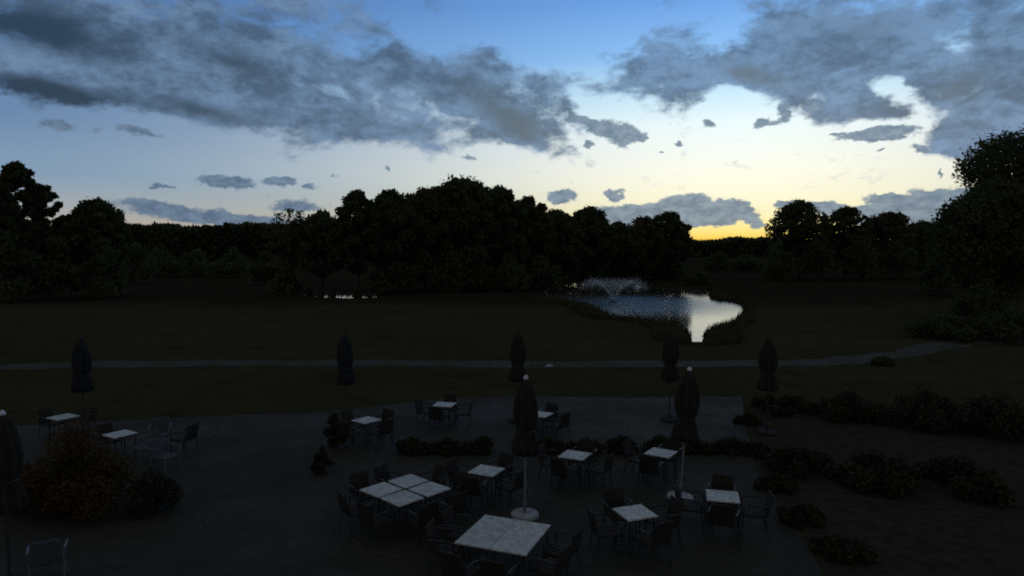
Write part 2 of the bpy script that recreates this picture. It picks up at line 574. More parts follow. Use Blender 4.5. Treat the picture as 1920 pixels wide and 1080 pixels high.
def tube(bm, pts, rads, seg=8, caps=True):
    rings = []
    n = len(pts)
    for i, p in enumerate(pts):
        p = Vector(p)
        t = (Vector(pts[min(i + 1, n - 1)]) - Vector(pts[max(i - 1, 0)])).normalized()
        a = t.orthogonal().normalized() if abs(t.z) < 0.9 else Vector((1, 0, 0))
        a = (a - t * a.dot(t)).normalized()
        c = t.cross(a)
        rings.append([bm.verts.new(p + (a * math.cos(2 * math.pi * k / seg) + c * math.sin(2 * math.pi * k / seg)) * rads[i]) for k in range(seg)])
    for i in range(n - 1):
        for k in range(seg):
            bm.faces.new((rings[i][k], rings[i][(k + 1) % seg], rings[i + 1][(k + 1) % seg], rings[i + 1][k]))
    if caps:
        bm.faces.new(rings[0][::-1])
        bm.faces.new(rings[-1])


def lathe(bm, prof, seg=24, fold=0.0, nf=8):
    rings = []
    for (r, z) in prof:
        ring = []
        for k in range(seg):
            a = 2 * math.pi * k / seg
            rr = r * (1 + fold * math.cos(nf * a + z * 1.3) + (fold * .5 * math.sin(3 * a + z * 3.1) * math.cos(5 * a - z * 2.2) if fold else 0))
            ring.append(bm.verts.new((rr * math.cos(a), rr * math.sin(a), z)))
        rings.append(ring)
    for i in range(len(prof) - 1):
        for k in range(seg):
            bm.faces.new((rings[i][k], rings[i][(k + 1) % seg], rings[i + 1][(k + 1) % seg], rings[i + 1][k]))
    bm.faces.new(rings[0][::-1])
    bm.faces.new(rings[-1])


def smooth_poly(pts, n=6):
    """closed Catmull-Rom"""
    P = np.array(pts, float)
    out = []
    m = len(P)
    for i in range(m):
        p0, p1, p2, p3 = P[i - 1], P[i], P[(i + 1) % m], P[(i + 2) % m]
        for t in np.linspace(0, 1, n, endpoint=False):
            out.append(0.5 * ((2 * p1) + (-p0 + p2) * t + (2 * p0 - 5 * p1 + 4 * p2 - p3) * t * t + (-p0 + 3 * p1 - 3 * p2 + p3) * t ** 3))
    return np.array(out)


def signed_dist(px, py, poly):
    """negative inside"""
    d = np.full(px.shape, 1e9)
    inside = np.zeros(px.shape, bool)
    m = len(poly)
    for i in range(m):
        ax, ay = poly[i]
        bx, by = poly[(i + 1) % m]
        ex, ey = bx - ax, by - ay
        l2 = ex * ex + ey * ey + 1e-12
        t = np.clip(((px - ax) * ex + (py - ay) * ey) / l2, 0, 1)
        d = np.minimum(d, np.hypot(px - ax - t * ex, py - ay - t * ey))
        cond = ((ay > py) != (by > py))
        xi = ax + (py - ay) * ex / (ey if abs(ey) > 1e-9 else 1e-9)
        inside ^= cond & (px < xi)
    return np.where(inside, -d, d)


def poly_sheet(name, pts, z, mat, thick=0.0):
    bm = bmesh.new()
    vs = [bm.verts.new((p[0], p[1], z)) for p in pts]
    f = bm.faces.new(vs)
    bm.normal_update()
    if f.normal.z < 0:
        f.normal_flip()
    if thick:
        r = bmesh.ops.extrude_face_region(bm, geom=[f])
        for v in r['geom']:
            if isinstance(v, bmesh.types.BMVert):
                v.co.z -= thick
    bmesh.ops.triangulate(bm, faces=[f for f in bm.faces if len(f.verts) > 4])
    if thick:
        bmesh.ops.recalc_face_normals(bm, faces=bm.faces)
    bm.normal_update()
    for f in bm.faces:
        if not thick and f.normal.z < 0:
            f.normal_flip()
    return bm_obj(name, bm, mat)


# ------------------------------------------------------------------ ground with the two ponds let into it
WZ = -0.35
pond_px = [(1018, 563), (1050, 569), (1090, 576), (1125, 588), (1150, 600), (1185, 604), (1225, 609), (1262, 616), (1284, 625), (1292, 641), (1300, 647), (1314, 647), (1322, 641), (1328, 627),
           (1348, 613), (1372, 609), (1386, 601), (1396, 586), (1394, 574), (1372, 566), (1336, 561), (1326, 545), (1300, 541), (1245, 540),
           (1190, 533), (1120, 529), (1060, 531), (1020, 545)]
POND = smooth_poly([ground(x, y, WZ) for x, y in pond_px], 5)
side_px = [(556, 557), (590, 561), (630, 562), (668, 562), (708, 560), (714, 549), (704, 539), (660, 535), (610, 535), (572, 538), (552, 547)]
SIDE = smooth_poly([ground(x, y, WZ) for x, y in side_px], 5)


def terrain(x, y):
    z = np.zeros_like(x)
    for poly in (POND, SIDE):
        s = signed_dist(x, y, poly)
        wob = 0.25 * np.sin(x * 1.9 + y * 0.7) + 0.2 * np.sin(y * 2.3 - x * 1.1)
        t = np.clip((0.9 - s + wob) / 2.0, 0, 1)
        z = np.minimum(z, -0.85 * t * t * (3 - 2 * t))
    bumps = 0.05 * np.sin(x * 0.31 + 1.2 * np.sin(y * 0.17)) * np.sin(y * 0.27 + 0.6)
    far = np.clip((y - 46) / 10, 0, 1)
    return z + bumps * far


xs = np.concatenate([[-4000, -2000, -1000, -500, -300, -200, -150, -110, -80, -65], np.arange(-55, 50.1, 0.7), [60, 75, 100, 140, 200, 300, 500, 1000, 2000, 4000]])
ys = np.concatenate([[-60, -20, 0, 10, 20, 28, 33, 38], np.arange(42, 145.1, 0.7), [150, 165, 190, 230, 300, 420, 600, 1000, 2000, 4500]])
gx, gy = np.meshgrid(xs, ys)
gz = terrain(gx.ravel(), gy.ravel())
nx, ny = len(xs), len(ys)
idx = np.arange(nx * ny).reshape(ny, nx)
q = np.stack([idx[:-1, :-1], idx[:-1, 1:], idx[1:, 1:], idx[1:, :-1]], -1).reshape(-1, 4)
g_o = np_mesh('ground', np.stack([gx.ravel(), gy.ravel(), gz], 1), q, M['lawn'])
g_o.data.polygons.foreach_set('use_smooth', np.ones(len(q), bool))
tag(g_o, kind='structure')


def grown(poly, k):
    c = poly.mean(0)
    v = poly - c
    l = np.linalg.norm(v, axis=1, keepdims=True)
    return c + v * (1 + k / l)


tag(poly_sheet('pond_water', grown(POND, 2.2), WZ, M['water']), kind='structure')
tag(poly_sheet('side_pond_water', grown(SIDE, 2.2), WZ, M['still']), kind='structure')

# terrace, path, planting bed
ter_px = [(-260, 1400), (-260, 815), (0, 803), (200, 792), (380, 783), (600, 775), (820, 750), (1000, 746), (1392, 746), (1396, 800), (1420, 880), (1500, 1000), (1700, 1400)]
TER0 = [ground(x, y) for x, y in ter_px]
TER = []
re_ = random.Random(12)
for i in range(len(TER0)):                                   # an uneven edge where the lawn creeps in
    (ax, ay), (bx, by) = TER0[i], TER0[(i + 1) % len(TER0)]
    k_ = max(1, int(math.hypot(bx - ax, by - ay) / .45)) if ay > 9 or by > 9 else 1
    for j in range(k_):
        f_ = j / k_
        w_ = .09 * math.sin(f_ * k_ * .55) + re_.uniform(-.07, .07) if j else 0
        TER.append((ax + (bx - ax) * f_ + w_ * .6, ay + (by - ay) * f_ + w_))
tag(poly_sheet('terrace', TER, 0.03, M['pave'], 0.12), kind='structure')
pc = [(-400, 697), (-100, 692), (60, 687), (200, 683), (500, 681), (800, 682), (1100, 683), (1400, 682), (1520, 680), (1600, 675), (1690, 663), (1760, 650), (1830, 642), (1960, 640), (2200, 645)]
pts = [np.array(ground(x, y)) for x, y in pc]
dense = []
for i in range(len(pts) - 1):
    p0, p1, p2, p3 = pts[max(i - 1, 0)], pts[i], pts[i + 1], pts[min(i + 2, len(pts) - 1)]
    for t in np.linspace(0, 1, 8, endpoint=False):
        dense.append(0.5 * ((2 * p1) + (-p0 + p2) * t + (2 * p0 - 5 * p1 + 4 * p2 - p3) * t * t + (-p0 + 3 * p1 - 3 * p2 + p3) * t ** 3))
dense = np.array(dense)
tan = np.gradient(dense, axis=0)
tan /= np.linalg.norm(tan, axis=1, keepdims=True)
nor = np.stack([-tan[:, 1], tan[:, 0]], 1)
rng = np.random.default_rng(5)
wl = 1.0 + 0.12 * np.sin(np.arange(len(dense)) * 0.9) + rng.normal(0, .04, len(dense))
wr = 1.0 + 0.12 * np.sin(np.arange(len(dense)) * 0.7 + 2) + rng.normal(0, .04, len(dense))
wl[88:] *= 1.25
wl += 0.10 * np.sin(np.arange(len(dense)) * 0.37)
wr += 0.10 * np.sin(np.arange(len(dense)) * 0.29 + 1)
A = dense + nor * wl[:, None]
B = dense - nor * wr[:, None]
pv = np.concatenate([np.c_[A, np.full(len(A), 0.012)], np.c_[B, np.full(len(B), 0.012)]])
n_ = len(A)
pq = np.array([[i, n_ + i, n_ + i + 1, i + 1] for i in range(n_ - 1)])
tag(np_mesh('gravel_path', pv, pq, M['path']), kind='structure')
bed_px = [(1402, 760), (1520, 752), (1700, 760), (2100, 790), (2300, 1400), (1720, 1400), (1508, 1000), (1428, 880)]
tag(poly_sheet('planting_bed', [ground(x, y) for x, y in bed_px], 0.012, M['soil']), kind='structure')
# a puddle on the path
cx, cyy = ground(1010, 685.5, 0.012)
pp = []
for k in range(22):
    a = 2 * math.pi * k / 22
    rr = 1 + 0.16 * math.sin(3 * a + 1) + 0.1 * math.sin(5 * a)
    pp.append((cx + 0.66 * rr * math.cos(a), cyy + 0.30 * rr * math.sin(a)))
pd = poly_sheet('puddle', pp, 0.018, M['still'])
tag(pd, kind='structure')


# ------------------------------------------------------------------ vegetation
def leaves(centers, radii, n, size, rng, flat=0.8):
    """n leaf rhombi spread through spheres"""
    radii = np.asarray(radii)
    w = radii ** 2
    pick = rng.choice(len(centers), n, p=w / w.sum())
    d = rng.normal(size=(n, 3))
    d /= np.linalg.norm(d, axis=1, keepdims=True)
    rr = radii[pick] * rng.random(n) ** 0.45 * rng.uniform(0.8, 1.1, n)
    p = centers[pick] + d * rr[:, None] * np.array([1, 1, flat])
    return leaf_quads(p, size, rng)


def leaf_quads(p, size, rng):
    n = len(p)
    u = rng.normal(size=(n, 3))
    u /= np.linalg.norm(u, axis=1, keepdims=True)
    v = rng.normal(size=(n, 3))
    v -= u * (u * v).sum(1, keepdims=True)
    v /= np.linalg.norm(v, axis=1, keepdims=True)
    s = size * rng.uniform(0.6, 1.35, (n, 1))
    a, c = u * s, v * s * 0.62
    V = np.stack([p - a, p - c + a * 0.1, p + a, p + c + a * 0.1], 1).reshape(-1, 3)
    Q = np.arange(4 * n).reshape(n, 4)
    return V, Q


def tree(name, px, top, half, depth, label, cat='tree', group=None, mat='leaf', crown_low=2.0, n=5200, leaf=0.34, seed=1, gap=0.0, clumps=26, lean=0.0, round_=1.0):
    rng = np.random.default_rng(seed)
    x = at(px, depth)
    H = height(top, depth)
    rw = half / FPX * depth
    root = empty(name, (x, depth, terr1(x, depth)))
    cz = (H + crown_low) / 2
    rz = (H - crown_low) / 2
    rw *= 1.75
    C, Rr = [], []
    base_r = (0.26 if gap < .3 else 0.21) * rw
    tries = 0
    # clumps that carry the rounded outline, spread evenly over the upper shell
    ns = int(clumps * (1.0 if gap < .3 else .8))
    for k in range(ns):
        h = 1.0 - 1.25 * (k + .5) / ns
        a = k * 2.39996 + seed
        prof = max(0.0, 1 - abs(h) ** 2.6) ** .5
        r = base_r * rng.uniform(.7, 1.15)
        rad = max(0.0, rw * prof - r * .8) * rng.uniform(.9, 1.04)
        C.append(np.array([math.cos(a) * rad, math.sin(a) * rad, cz + h * (rz - r * .8) + rng.uniform(-.25, .12) * r]))
        Rr.append(r)
    while len(C) < clumps * 2.4 and tries < 6000:
        tries += 1
        h = rng.uniform(-1, 1)
        prof = max(0.0, 1 - abs(h) ** (3.0 if h > 0 else 4.0)) ** .5
        prof *= 1 if h < 0 else 1 - .12 * h
        r = base_r * rng.uniform(0.65, 1.3)
        a = rng.uniform(0, 2 * math.pi)
        f = rng.random() ** .42
        rad = max(0.0, rw * prof - r * .85) * f
        p = np.array([math.cos(a) * rad, math.sin(a) * rad, cz + h * (rz - r * .6)])
        if gap and any(np.linalg.norm(p - c) < gap * base_r * 1.7 for c in C):
            continue
        C.append(p)
        Rr.append(r)
    # one clump marks the top
    C.append(np.array([rng.uniform(-.2, .2) * rw, rng.uniform(-.2, .2) * rw, H - base_r * 0.85]))
    Rr.append(base_r * 0.9)
    C = np.array(C)
    C[:, 0] += lean * (C[:, 2] / H)
    n = int(n * (2.4 if gap < .3 else 1.9))
    leaf *= 1.12 if gap < .3 else 1
    V, Q = leaves(C, Rr, n, leaf, rng)
    # loose sprays at the rim
    k = n // 12
    d = rng.normal(size=(k, 3))
    d /= np.linalg.norm(d, axis=1, keepdims=True)
    pick = rng.integers(0, len(C), k)
    V2, Q2 = leaf_quads(C[pick] + d * np.array(Rr)[pick][:, None] * rng.uniform(1.0, 1.14, (k, 1)), leaf * .6, rng)
    V = np.concatenate([V, V2])
    Q = np.concatenate([Q, Q2 + len(V) - len(V2)])
    np_mesh('crown', V, Q, M[mat], root)
    bm = bmesh.new()
    tr = max(0.14, rw * 0.055)
    th = crown_low + rz * 1.1
    tube(bm, [(0, 0, -0.3), (0, 0, 0.3), (lean * .2 + .1, 0.05, th * .5), (lean * .5, 0, th)], [tr * 1.5, tr * 1.1, tr * .8, tr * .35], 8)
    for c in C[:: max(1, len(C) // 10)]:
        s = Vector((lean * .3, 0, th * rng.uniform(.35, .75)))
        mid = s.lerp(Vector(c), .5) + Vector((0, 0, .3))
        tube(bm, [s, mid, Vector(c)], [tr * .42, tr * .25, tr * .08], 5)
    bm_obj('trunk', bm, M['bark'], root, True)
    tag(root, label, cat, group)
    return root


def terr1(x, y):
    return float(terrain(np.array([x]), np.array([y]))[0])


def bush(name, px, depth, top, half, label, group=None, mat='leaf', n=1500, leaf=0.22, seed=1, cat='shrub', deep=1.0):
    rng = np.random.default_rng(seed)
    x = at(px, depth)
    H = max(0.4, height(top, depth))
    rw = half / FPX * depth
    root = empty(name, (x, depth, terr1(x, depth)))
    C, Rr = [], []
    for i in range(16):
        a = rng.uniform(0, 2 * math.pi)
        f = rng.random() ** .6
        r = 0.36 * min(rw, H) * rng.uniform(.8, 1.3)
        z = r * .7 + rng.random() * max(0, H * (1 - .45 * f * f) - r * 1.6)
        C.append([math.cos(a) * f * max(.05, rw - r * .6), math.sin(a) * f * max(.05, (rw - r * .6)) * deep, z])
        Rr.append(r)
    C.append([0, 0, H - Rr[0] * .8])
    Rr.append(Rr[0])
    C = np.array(C)
    V, Q = leaves(C, Rr, n, leaf, rng, 0.9)
    V[:, 2] = np.maximum(V[:, 2], 0.02)
    np_mesh('foliage', V, Q, M[mat], root)
    bm = bmesh.new()
    for c in C[::2]:
        tube(bm, [(c[0] * .15, c[1] * .15, -0.1), (c[0] * .5, c[1] * .5, c[2] * .6), tuple(c)], [.035, .025, .008], 5)
    bm_obj('stem', bm, M['bark'], root)
    tag(root, label, cat, group)
    return root


GC = 'trees of the dark wood behind the pond'
tree('bare_tree', 548, 386, 30, 92, 'thin half bare small tree at the left end of the central wood', 'tree', GC, 'autumn', 3.0, 900, .20, 11, .55, 22)
tree('broadleaf_tree', 604, 384, 34, 92, 'low dense tree between the half bare tree and the tall knobbly tree', 'tree', GC, 'leaf', 3.4, 4200, .26, 12)
tree('broadleaf_tree', 672, 343, 25, 93, 'tree with a knobbly open top rising above its lower left neighbours', 'tree', GC, 'leaf', 3.4, 4200, .26, 13, .2, 30)
tree('broadleaf_tree', 735, 358, 38, 98, 'tree with bumpy top just right of the knobbly open tree', 'tree', GC, 'leaf', 1.2, 5600, .32, 14)
tree('broadleaf_tree', 797, 350, 36, 102, 'tree with bumpy top left of the tallest domed tree', 'tree', GC, 'autumn', 1.2, 5600, .32, 15)
tree('broadleaf_tree', 866, 328, 48, 106, 'tallest tree of the central wood with a broad rounded dome', 'tree', GC, 'leaf', 1.2, 9000, .34, 16, 0, 44, 0, .6)
tree('broadleaf_tree', 938, 348, 34, 108, 'tree tucked against the right shoulder of the tallest domed tree', 'tree', GC, 'leaf', 1.2, 6000, .34, 17)
tree('broadleaf_tree', 990, 370, 32, 112, 'medium tree on the falling right slope of the central wood', 'tree', GC, 'autumn', 1.2, 5600, .36, 18)
tree('broadleaf_tree', 1044, 382, 29, 116, 'rounded tree below the small double puff cloud', 'tree', GC, 'leaf', 1.2, 5200, .36, 19)
tree('broadleaf_tree', 1104, 379, 31, 124, 'rounded tree at the step where the wood drops to lower trees', 'tree', GC, 'leaf', 1.2, 5600, .38, 20)
tree('broadleaf_tree', 1158, 416, 30, 132, 'lowest tree in the dip of the wood behind the fountain', 'tree', GC, 'leaf', 1.2, 4600, .38, 21)
tree('broadleaf_tree', 1205, 406, 26, 136, 'small rounded tree left of the twin topped last tree', 'tree', GC, 'autumn', 1.2, 4600, .38, 22)
tree('broadleaf_tree', 1251, 396, 27, 138, 'last tree of the central wood, standing at the edge of the orange gap', 'tree', GC, 'leaf', 1.0, 5600, .38, 23, .3)
GL = 'trees at the left edge'
tree('poplar_tree', 38, 302, 25, 84, 'tall lobed tree near the left edge of the picture', 'tree', GL, 'leaf', 3.0, 5600, .30, 31, .22, 30)
tree('broadleaf_tree', -8, 322, 24, 80, 'tree cut off by the left edge of the picture', 'tree', GL, 'leaf', 2.5, 4600, .28, 32, .2, 26)
tree('broadleaf_tree', 92, 345, 19, 86, 'shoulder tree on the right of the tall lobed tree', 'tree', GL, 'leaf', 2.0, 4200, .28, 33, .3)
tree('broadleaf_tree', 186, 372, 33, 88, 'broad low tree standing alone right of the tall left group', 'tree', GL, 'leaf', 2.2, 5600, .28, 34, .24, 34)
GR = 'trees right of the orange gap'
tree('round_tree', 1496, 374, 35, 140, 'round tree at the right side of the orange sunset gap', 'tree', GR, 'leaf', 2.2, 5600, .34, 41, .32, 40, 0, .5)
tree('round_tree', 1582, 387, 28, 142, 'smaller round tree beside the round tree at the sunset gap', 'tree', GR, 'leaf', 2.0, 4200, .36, 42, .32, 34)
tree('round_tree', 1662, 394, 31, 146, 'pointed tree halfway between the gap and the big right tree', 'tree', GR, 'autumn', 2.0, 4600, .38, 43, .3)
tree('round_tree', 1730, 412, 32, 148, 'low flat topped tree just left of the big right tree', 'tree', GR, 'leaf', 1.5, 4600, .38, 44)
GB = 'big trees on the right'
tree('oak_tree', 1964, 226, 94, 62, 'biggest tree, its high crown cut by the right edge', 'tree', GB, 'leaf', 9.6, 14000, .17, 51, .34, 64, 0, .5)
tree('oak_tree', 1866, 336, 64, 58, 'lower wide tree in front of the biggest right tree', 'tree', GB, 'leaf', .8, 15000, .17, 52, .1, 60, 0, .7)
tree('oak_tree', 2040, 330, 70, 58, 'tree mostly beyond the right edge of the picture', 'tree', GB, 'leaf', .8, 9000, .22, 53, 0, 40)

# bushes along the foot of the central wood and round the ponds
GS = 'bushes along the foot of the wood'
rb = random.Random(3)
foot = [(735, 96, 470, 46), (785, 97, 462, 46), (842, 98, 468, 50), (900, 99, 458, 52), (958, 100, 470, 52), (1012, 104, 474, 50),
        (1050, 124, 478, 40), (1095, 142, 474, 46), (1150, 146, 470, 46), (1205, 146, 474, 46), (1262, 142, 470, 46), (1310, 118, 508, 26)]
where = ['right of the knobbly open tree', 'below the bumpy tree left of the dome', 'under the left half of the domed tree',
         'under the right half of the domed tree', 'under the right shoulder of the dome', 'at the left tip of the pond',
         'behind the left arm of the pond', 'behind the spray on its left', 'straight behind the fountain spray', 'behind the spray on its right',
         'under the last tree before the orange gap', 'beside the bright far corner of the pond']
for i, (px, d, top, half) in enumerate(foot):
    bush('waterside_bush', px, d, top, half, 'dark bush at the foot of the wood ' + where[i], GS, 'leaf', 2400, .26, 60 + i)
for i, (px, d, top, half, lb) in enumerate([
        (540, 90, 500, 36, 'dark bush under the half bare tree left of the side pond'),
        (581, 91, 526, 9, 'slim dark bush between the first two glints of the side pond'),
        (600, 91, 538, 6, 'tiny dark bush in front of the side pond glints'),
        (625, 91, 534, 5, 'slim dark bush just left of the widest glint of the side pond'),
        (671, 91, 528, 10, 'slim dark bush just right of the widest glint of the side pond'),
        (694, 91, 541, 6, 'tiny dark bush in the right end of the side pond'),
        (716, 92, 505, 20, 'dark bush closing the right end of the side pond')]):
    bush('side_pond_bush', px, d, top, half, lb, 'bushes in front of the side pond', 'leaf', 900 if half < 20 else 1800, .16 if half < 20 else .24, 80 + i)
for i, (px, d, top, half, lb) in enumerate([
        (1455, 132, 452, 36, 'dark bush under the left half of the round gap tree'),
        (1530, 134, 440, 50, 'dark bush under the right half of the round gap tree'),
        (1612, 135, 440, 44, 'dark bush between the smaller round tree and the pointed tree'),
        (1692, 136, 432, 56, 'dark bush below the pointed tree on the right'),
        (1775, 90, 455, 56, 'dark bush at the left foot of the wide right tree'),
        (1850, 54, 520, 70, 'dark bush in front of the wide right tree trunk'),
        (1660, 35, 672, 26, 'small dark bush beside the bend of the gravel path'),
        (1780, 46, 590, 90, 'wide dark bush beyond the bend of the gravel path'),
        (1905, 44, 575, 80, 'wide dark bush at the right edge beyond the path')]):
    bush('meadow_bush', px, d, top, half, lb, 'bushes on the right meadow', 'leaf', 2600, .24 if d > 60 else .14, 100 + i)
for i, (px, d, top, half, lb) in enumerate([
        (20, 78, 430, 60, 'dark bush under the trees at the left edge'),
        (110, 82, 440, 52, 'dark bush under the shoulder tree of the left group'),
        (190, 84, 445, 48, 'dark bush under the broad low left tree'),
        (255, 120, 452, 40, 'dark bush right of the broad low left tree')]):
    bush('meadow_bush', px, d, top, half, lb, 'bushes on the left meadow', 'leaf', 2600, .24, 130 + i)


for i, (px, d, top, half, lb) in enumerate([
        (300, 150, 462, 46, 'dark field bush left of the middle of the left meadow'), (372, 160, 466, 42, 'dark field bush in the middle of the left meadow'),
        (440, 150, 464, 44, 'dark field bush right of the middle of the left meadow'), (500, 120, 470, 40, 'dark field bush left of the half bare tree'),
        (1345, 190, 470, 30, 'dark field bush under the left part of the orange gap'), (1400, 185, 472, 34, 'dark field bush under the right part of the orange gap')]):
    bush('field_bush', px, d, top, half, lb, 'bushes across the dark field', 'leaf', 2400, .30, 150 + i)


# distant woods closing the horizon: each reads as one mass
def far_wood(name, x0, x1, depth, top_fn, n, leaf, seed, label):
    rng = np.random.default_rng(seed)
    px = rng.uniform(x0, x1, n)
    xw = (px - 960) / FPX * depth
    yw = depth + rng.uniform(0, depth * .09, n)
    top = np.array([height(top_fn(p), depth) for p in px])
    z = top * rng.random(n) ** 0.7
    V, Q = leaf_quads(np.stack([xw, yw, z], 1), leaf, rng)
    V[:, 2] = np.maximum(V[:, 2], 0)
    o = np_mesh(name, V, Q, M['far'])
    tag(o, label, 'wood', None, 'stuff')
    return o


def top_left(p):
    return 421 + 3.2 * math.sin(p * .021 + 1) + 2.4 * abs(math.sin(p * .067)) + 1.3 * math.sin(p * .19) - 6 * math.exp(-((p - 286) / 10) ** 2)


def top_right(p):
    return 450 + 1.0 * math.sin(p * .03) + 1.2 * abs(math.sin(p * .11)) - 6 * math.exp(-((p - 1392) / 9) ** 2) - 5 * math.exp(-((p - 1440) / 14) ** 2)


far_wood('far_wood', -1300, 760, 380, top_left, 90000, 1.7, 7, 'long dark distant wood along the left horizon')
far_wood('far_wood', 900, 3200, 620, top_right, 80000, 2.4, 8, 'low distant wood on the horizon under the orange gap')


# reeds, shore grass and lawn grass: uncountable blades
def blades(name, xy, h, w, mat, rng, label, cat, z0=None, lean=.35):
    n = len(xy)
    clump = .5 + .5 * np.sin(xy[:, 0] * 1.7 + 2 * np.sin(xy[:, 1] * .9)) * np.sin(xy[:, 1] * 1.3 + xy[:, 0] * .6)
    hh = h * rng.uniform(.5, 1.2, n) * ((.35 + .75 * clump) if h > .5 else 1)
    a = rng.uniform(0, 2 * math.pi, n)
    dx, dy = np.cos(a), np.sin(a)
    l = rng.uniform(0, lean, n) * hh
    b = rng.uniform(0, 2 * math.pi, n)
    z = terrain(xy[:, 0], xy[:, 1]) if z0 is None else np.full(n, z0)
    V = np.zeros((n, 3, 3))
    V[:, 0] = np.c_[xy[:, 0] - dx * w, xy[:, 1] - dy * w, z - .03]
    V[:, 1] = np.c_[xy[:, 0] + dx * w, xy[:, 1] + dy * w, z - .03]
    V[:, 2] = np.c_[xy[:, 0] + np.cos(b) * l, xy[:, 1] + np.sin(b) * l, z + hh]
    o = np_mesh(name, V.reshape(-1, 3), np.arange(3 * n).reshape(n, 3), M[mat])
    return tag(o, label, cat, None, 'stuff')


def scatter_px(x0, x1, y0, y1, n, rng, z=WZ):
    out = []
    for _ in range(n):
        out.append(ground(rng.uniform(x0, x1), rng.uniform(y0, y1), z))
    return np.array(out)


rg = np.random.default_rng(21)
def shore_band(a0, a1, y0, y1, n, out0, out1):
    c = scatter_px(a0, a1, y0, y1, n * 12, rg)
    d = signed_dist(c[:, 0], c[:, 1], POND)
    c = c[(d > out0) & (d < out1)]
    return c[:n]


blades('reed_bed', shore_band(1140, 1296, 598, 665, 5200, -.5, 2.6), .62, .03, 'reed', rg, 'dark reeds on the near bank left of the bright water tongue', 'reeds')
blades('reed_bed', shore_band(1318, 1412, 590, 665, 4600, -.5, 2.6), .62, .03, 'reed', rg, 'dark reeds on the near bank right of the bright water tongue', 'reeds')
blades('reed_bed', shore_band(1010, 1140, 560, 606, 3600, -.4, 2.8), .8, .04, 'reed', rg, 'dark reeds along the left shore of the pond', 'reeds')
blades('reed_bed', np.concatenate([shore_band(1326, 1410, 556, 590, 1200, -.2, 1.8), scatter_px(1240, 1292, 542, 548, 260, rg)]), .8, .05, 'reed', rg, 'dark reeds on the far right shore of the pond', 'reeds')
# lawn blades
pts_l = []
while len(pts_l) < 60000:
    p = (rg.uniform(-34, 34), rg.uniform(23.5, 60) if rg.random() < .35 else rg.uniform(23.5, 40))
    if abs(p[0]) < p[1] * .85:
        pts_l.append(p)
pts_l = np.array(pts_l)
s1 = signed_dist(pts_l[:, 0], pts_l[:, 1], np.array(TER))
s2 = signed_dist(pts_l[:, 0], pts_l[:, 1], np.concatenate([A, B[::-1]]))
s3 = signed_dist(pts_l[:, 0], pts_l[:, 1], POND)
pts_l = pts_l[(s1 > .05) & (s2 > .03) & (s3 > .2)]
blades('lawn_grass', pts_l, .085, .014, 'grass', rg, 'short dark lawn grass between the terrace and the pond', 'grass', None, .8)

# shrub in the left foreground, hedge row across the terrace, dark planting on the right
bush('rusty_shrub', 128, 15.4, 796, 128, 'big rusty brown shrub in the left foreground', None, 'rust', 15000, .05, 201)
bush('dark_shrub', 268, 15.0, 880, 62, 'low dark shrub at the right foot of the big rusty shrub', None, 'hedge', 5000, .045, 202)
GH = 'low hedge plants between the two rows of tables'
hp = [(770, 'first from the left, behind the four joined tables'), (838, 'second from the left, beyond the four joined tables'), (905, 'behind the table left of the near parasol'),
      (1030, 'just right of the near parasol canopy'), (1100, 'behind the table right of the near parasol'), (1170, 'between the two tables behind the leaning parasol'),
      (1240, 'left of the leaning parasol canopy'), (1312, 'right of the leaning parasol canopy'), (1378, 'last at the right end of the row')]
for i, (px, w) in enumerate(hp):
    bush('hedge_plant', px, 19.6, 818 + rb.uniform(-4, 6), 40, 'low dark hedge plant ' + w, GH, 'hedge', 2200, .05, 210 + i, 'hedge plant', .5)
bush('potted_shrub', 622, 20.2, 775, 22, 'upright dark shrub left of the farther small tables', None, 'hedge', 2600, .05, 230)
bush('dark_shrub', 598, 17.8, 838, 20, 'low dark shrub at the left end of the hedge row', None, 'hedge', 2200, .045, 231)
GD = 'dark shrubs on the right planting bed'
for i, (px, d, top, half, lb) in enumerate([
        (1480, 25, 742, 70, 'dark shrub at the far left corner of the right bed'), (1600, 24, 735, 80, 'dark shrub at the back of the right bed below the path bend'),
        (1740, 23, 730, 90, 'dark shrub at the back of the right bed near the edge'), (1880, 22, 735, 90, 'dark shrub at the back of the right bed at the picture edge'),
        (1510, 18, 840, 70, 'dark shrub right of the single table beside the bed'), (1650, 17, 850, 90, 'dark shrub in the middle of the right bed'),
        (1820, 16.5, 860, 100, 'dark shrub in the middle of the right bed at the picture edge')]):
    bush('bed_shrub', px, d, top, half, lb, GD, 'hedge', 6000, .06, 240 + i)


for i, (px, d, top, half, lb) in enumerate([
        (1408, 23.0, 776, 26, 'low dark shrub on the terrace border, farthest from the camera'), (1428, 19.4, 836, 30, 'low dark shrub on the terrace border, second from the far end'),
        (1462, 16.6, 894, 40, 'low dark shrub on the terrace border, level with the straight table'), (1512, 14.6, 948, 46, 'low dark shrub on the terrace border, second nearest to the camera'),
        (1590, 12.9, 1010, 60, 'low dark shrub on the terrace border, nearest to the camera')]):
    bush('border_shrub', px, d, top, half, lb, 'low shrubs along the right terrace border', 'hedge', 4500, .05, 260 + i)


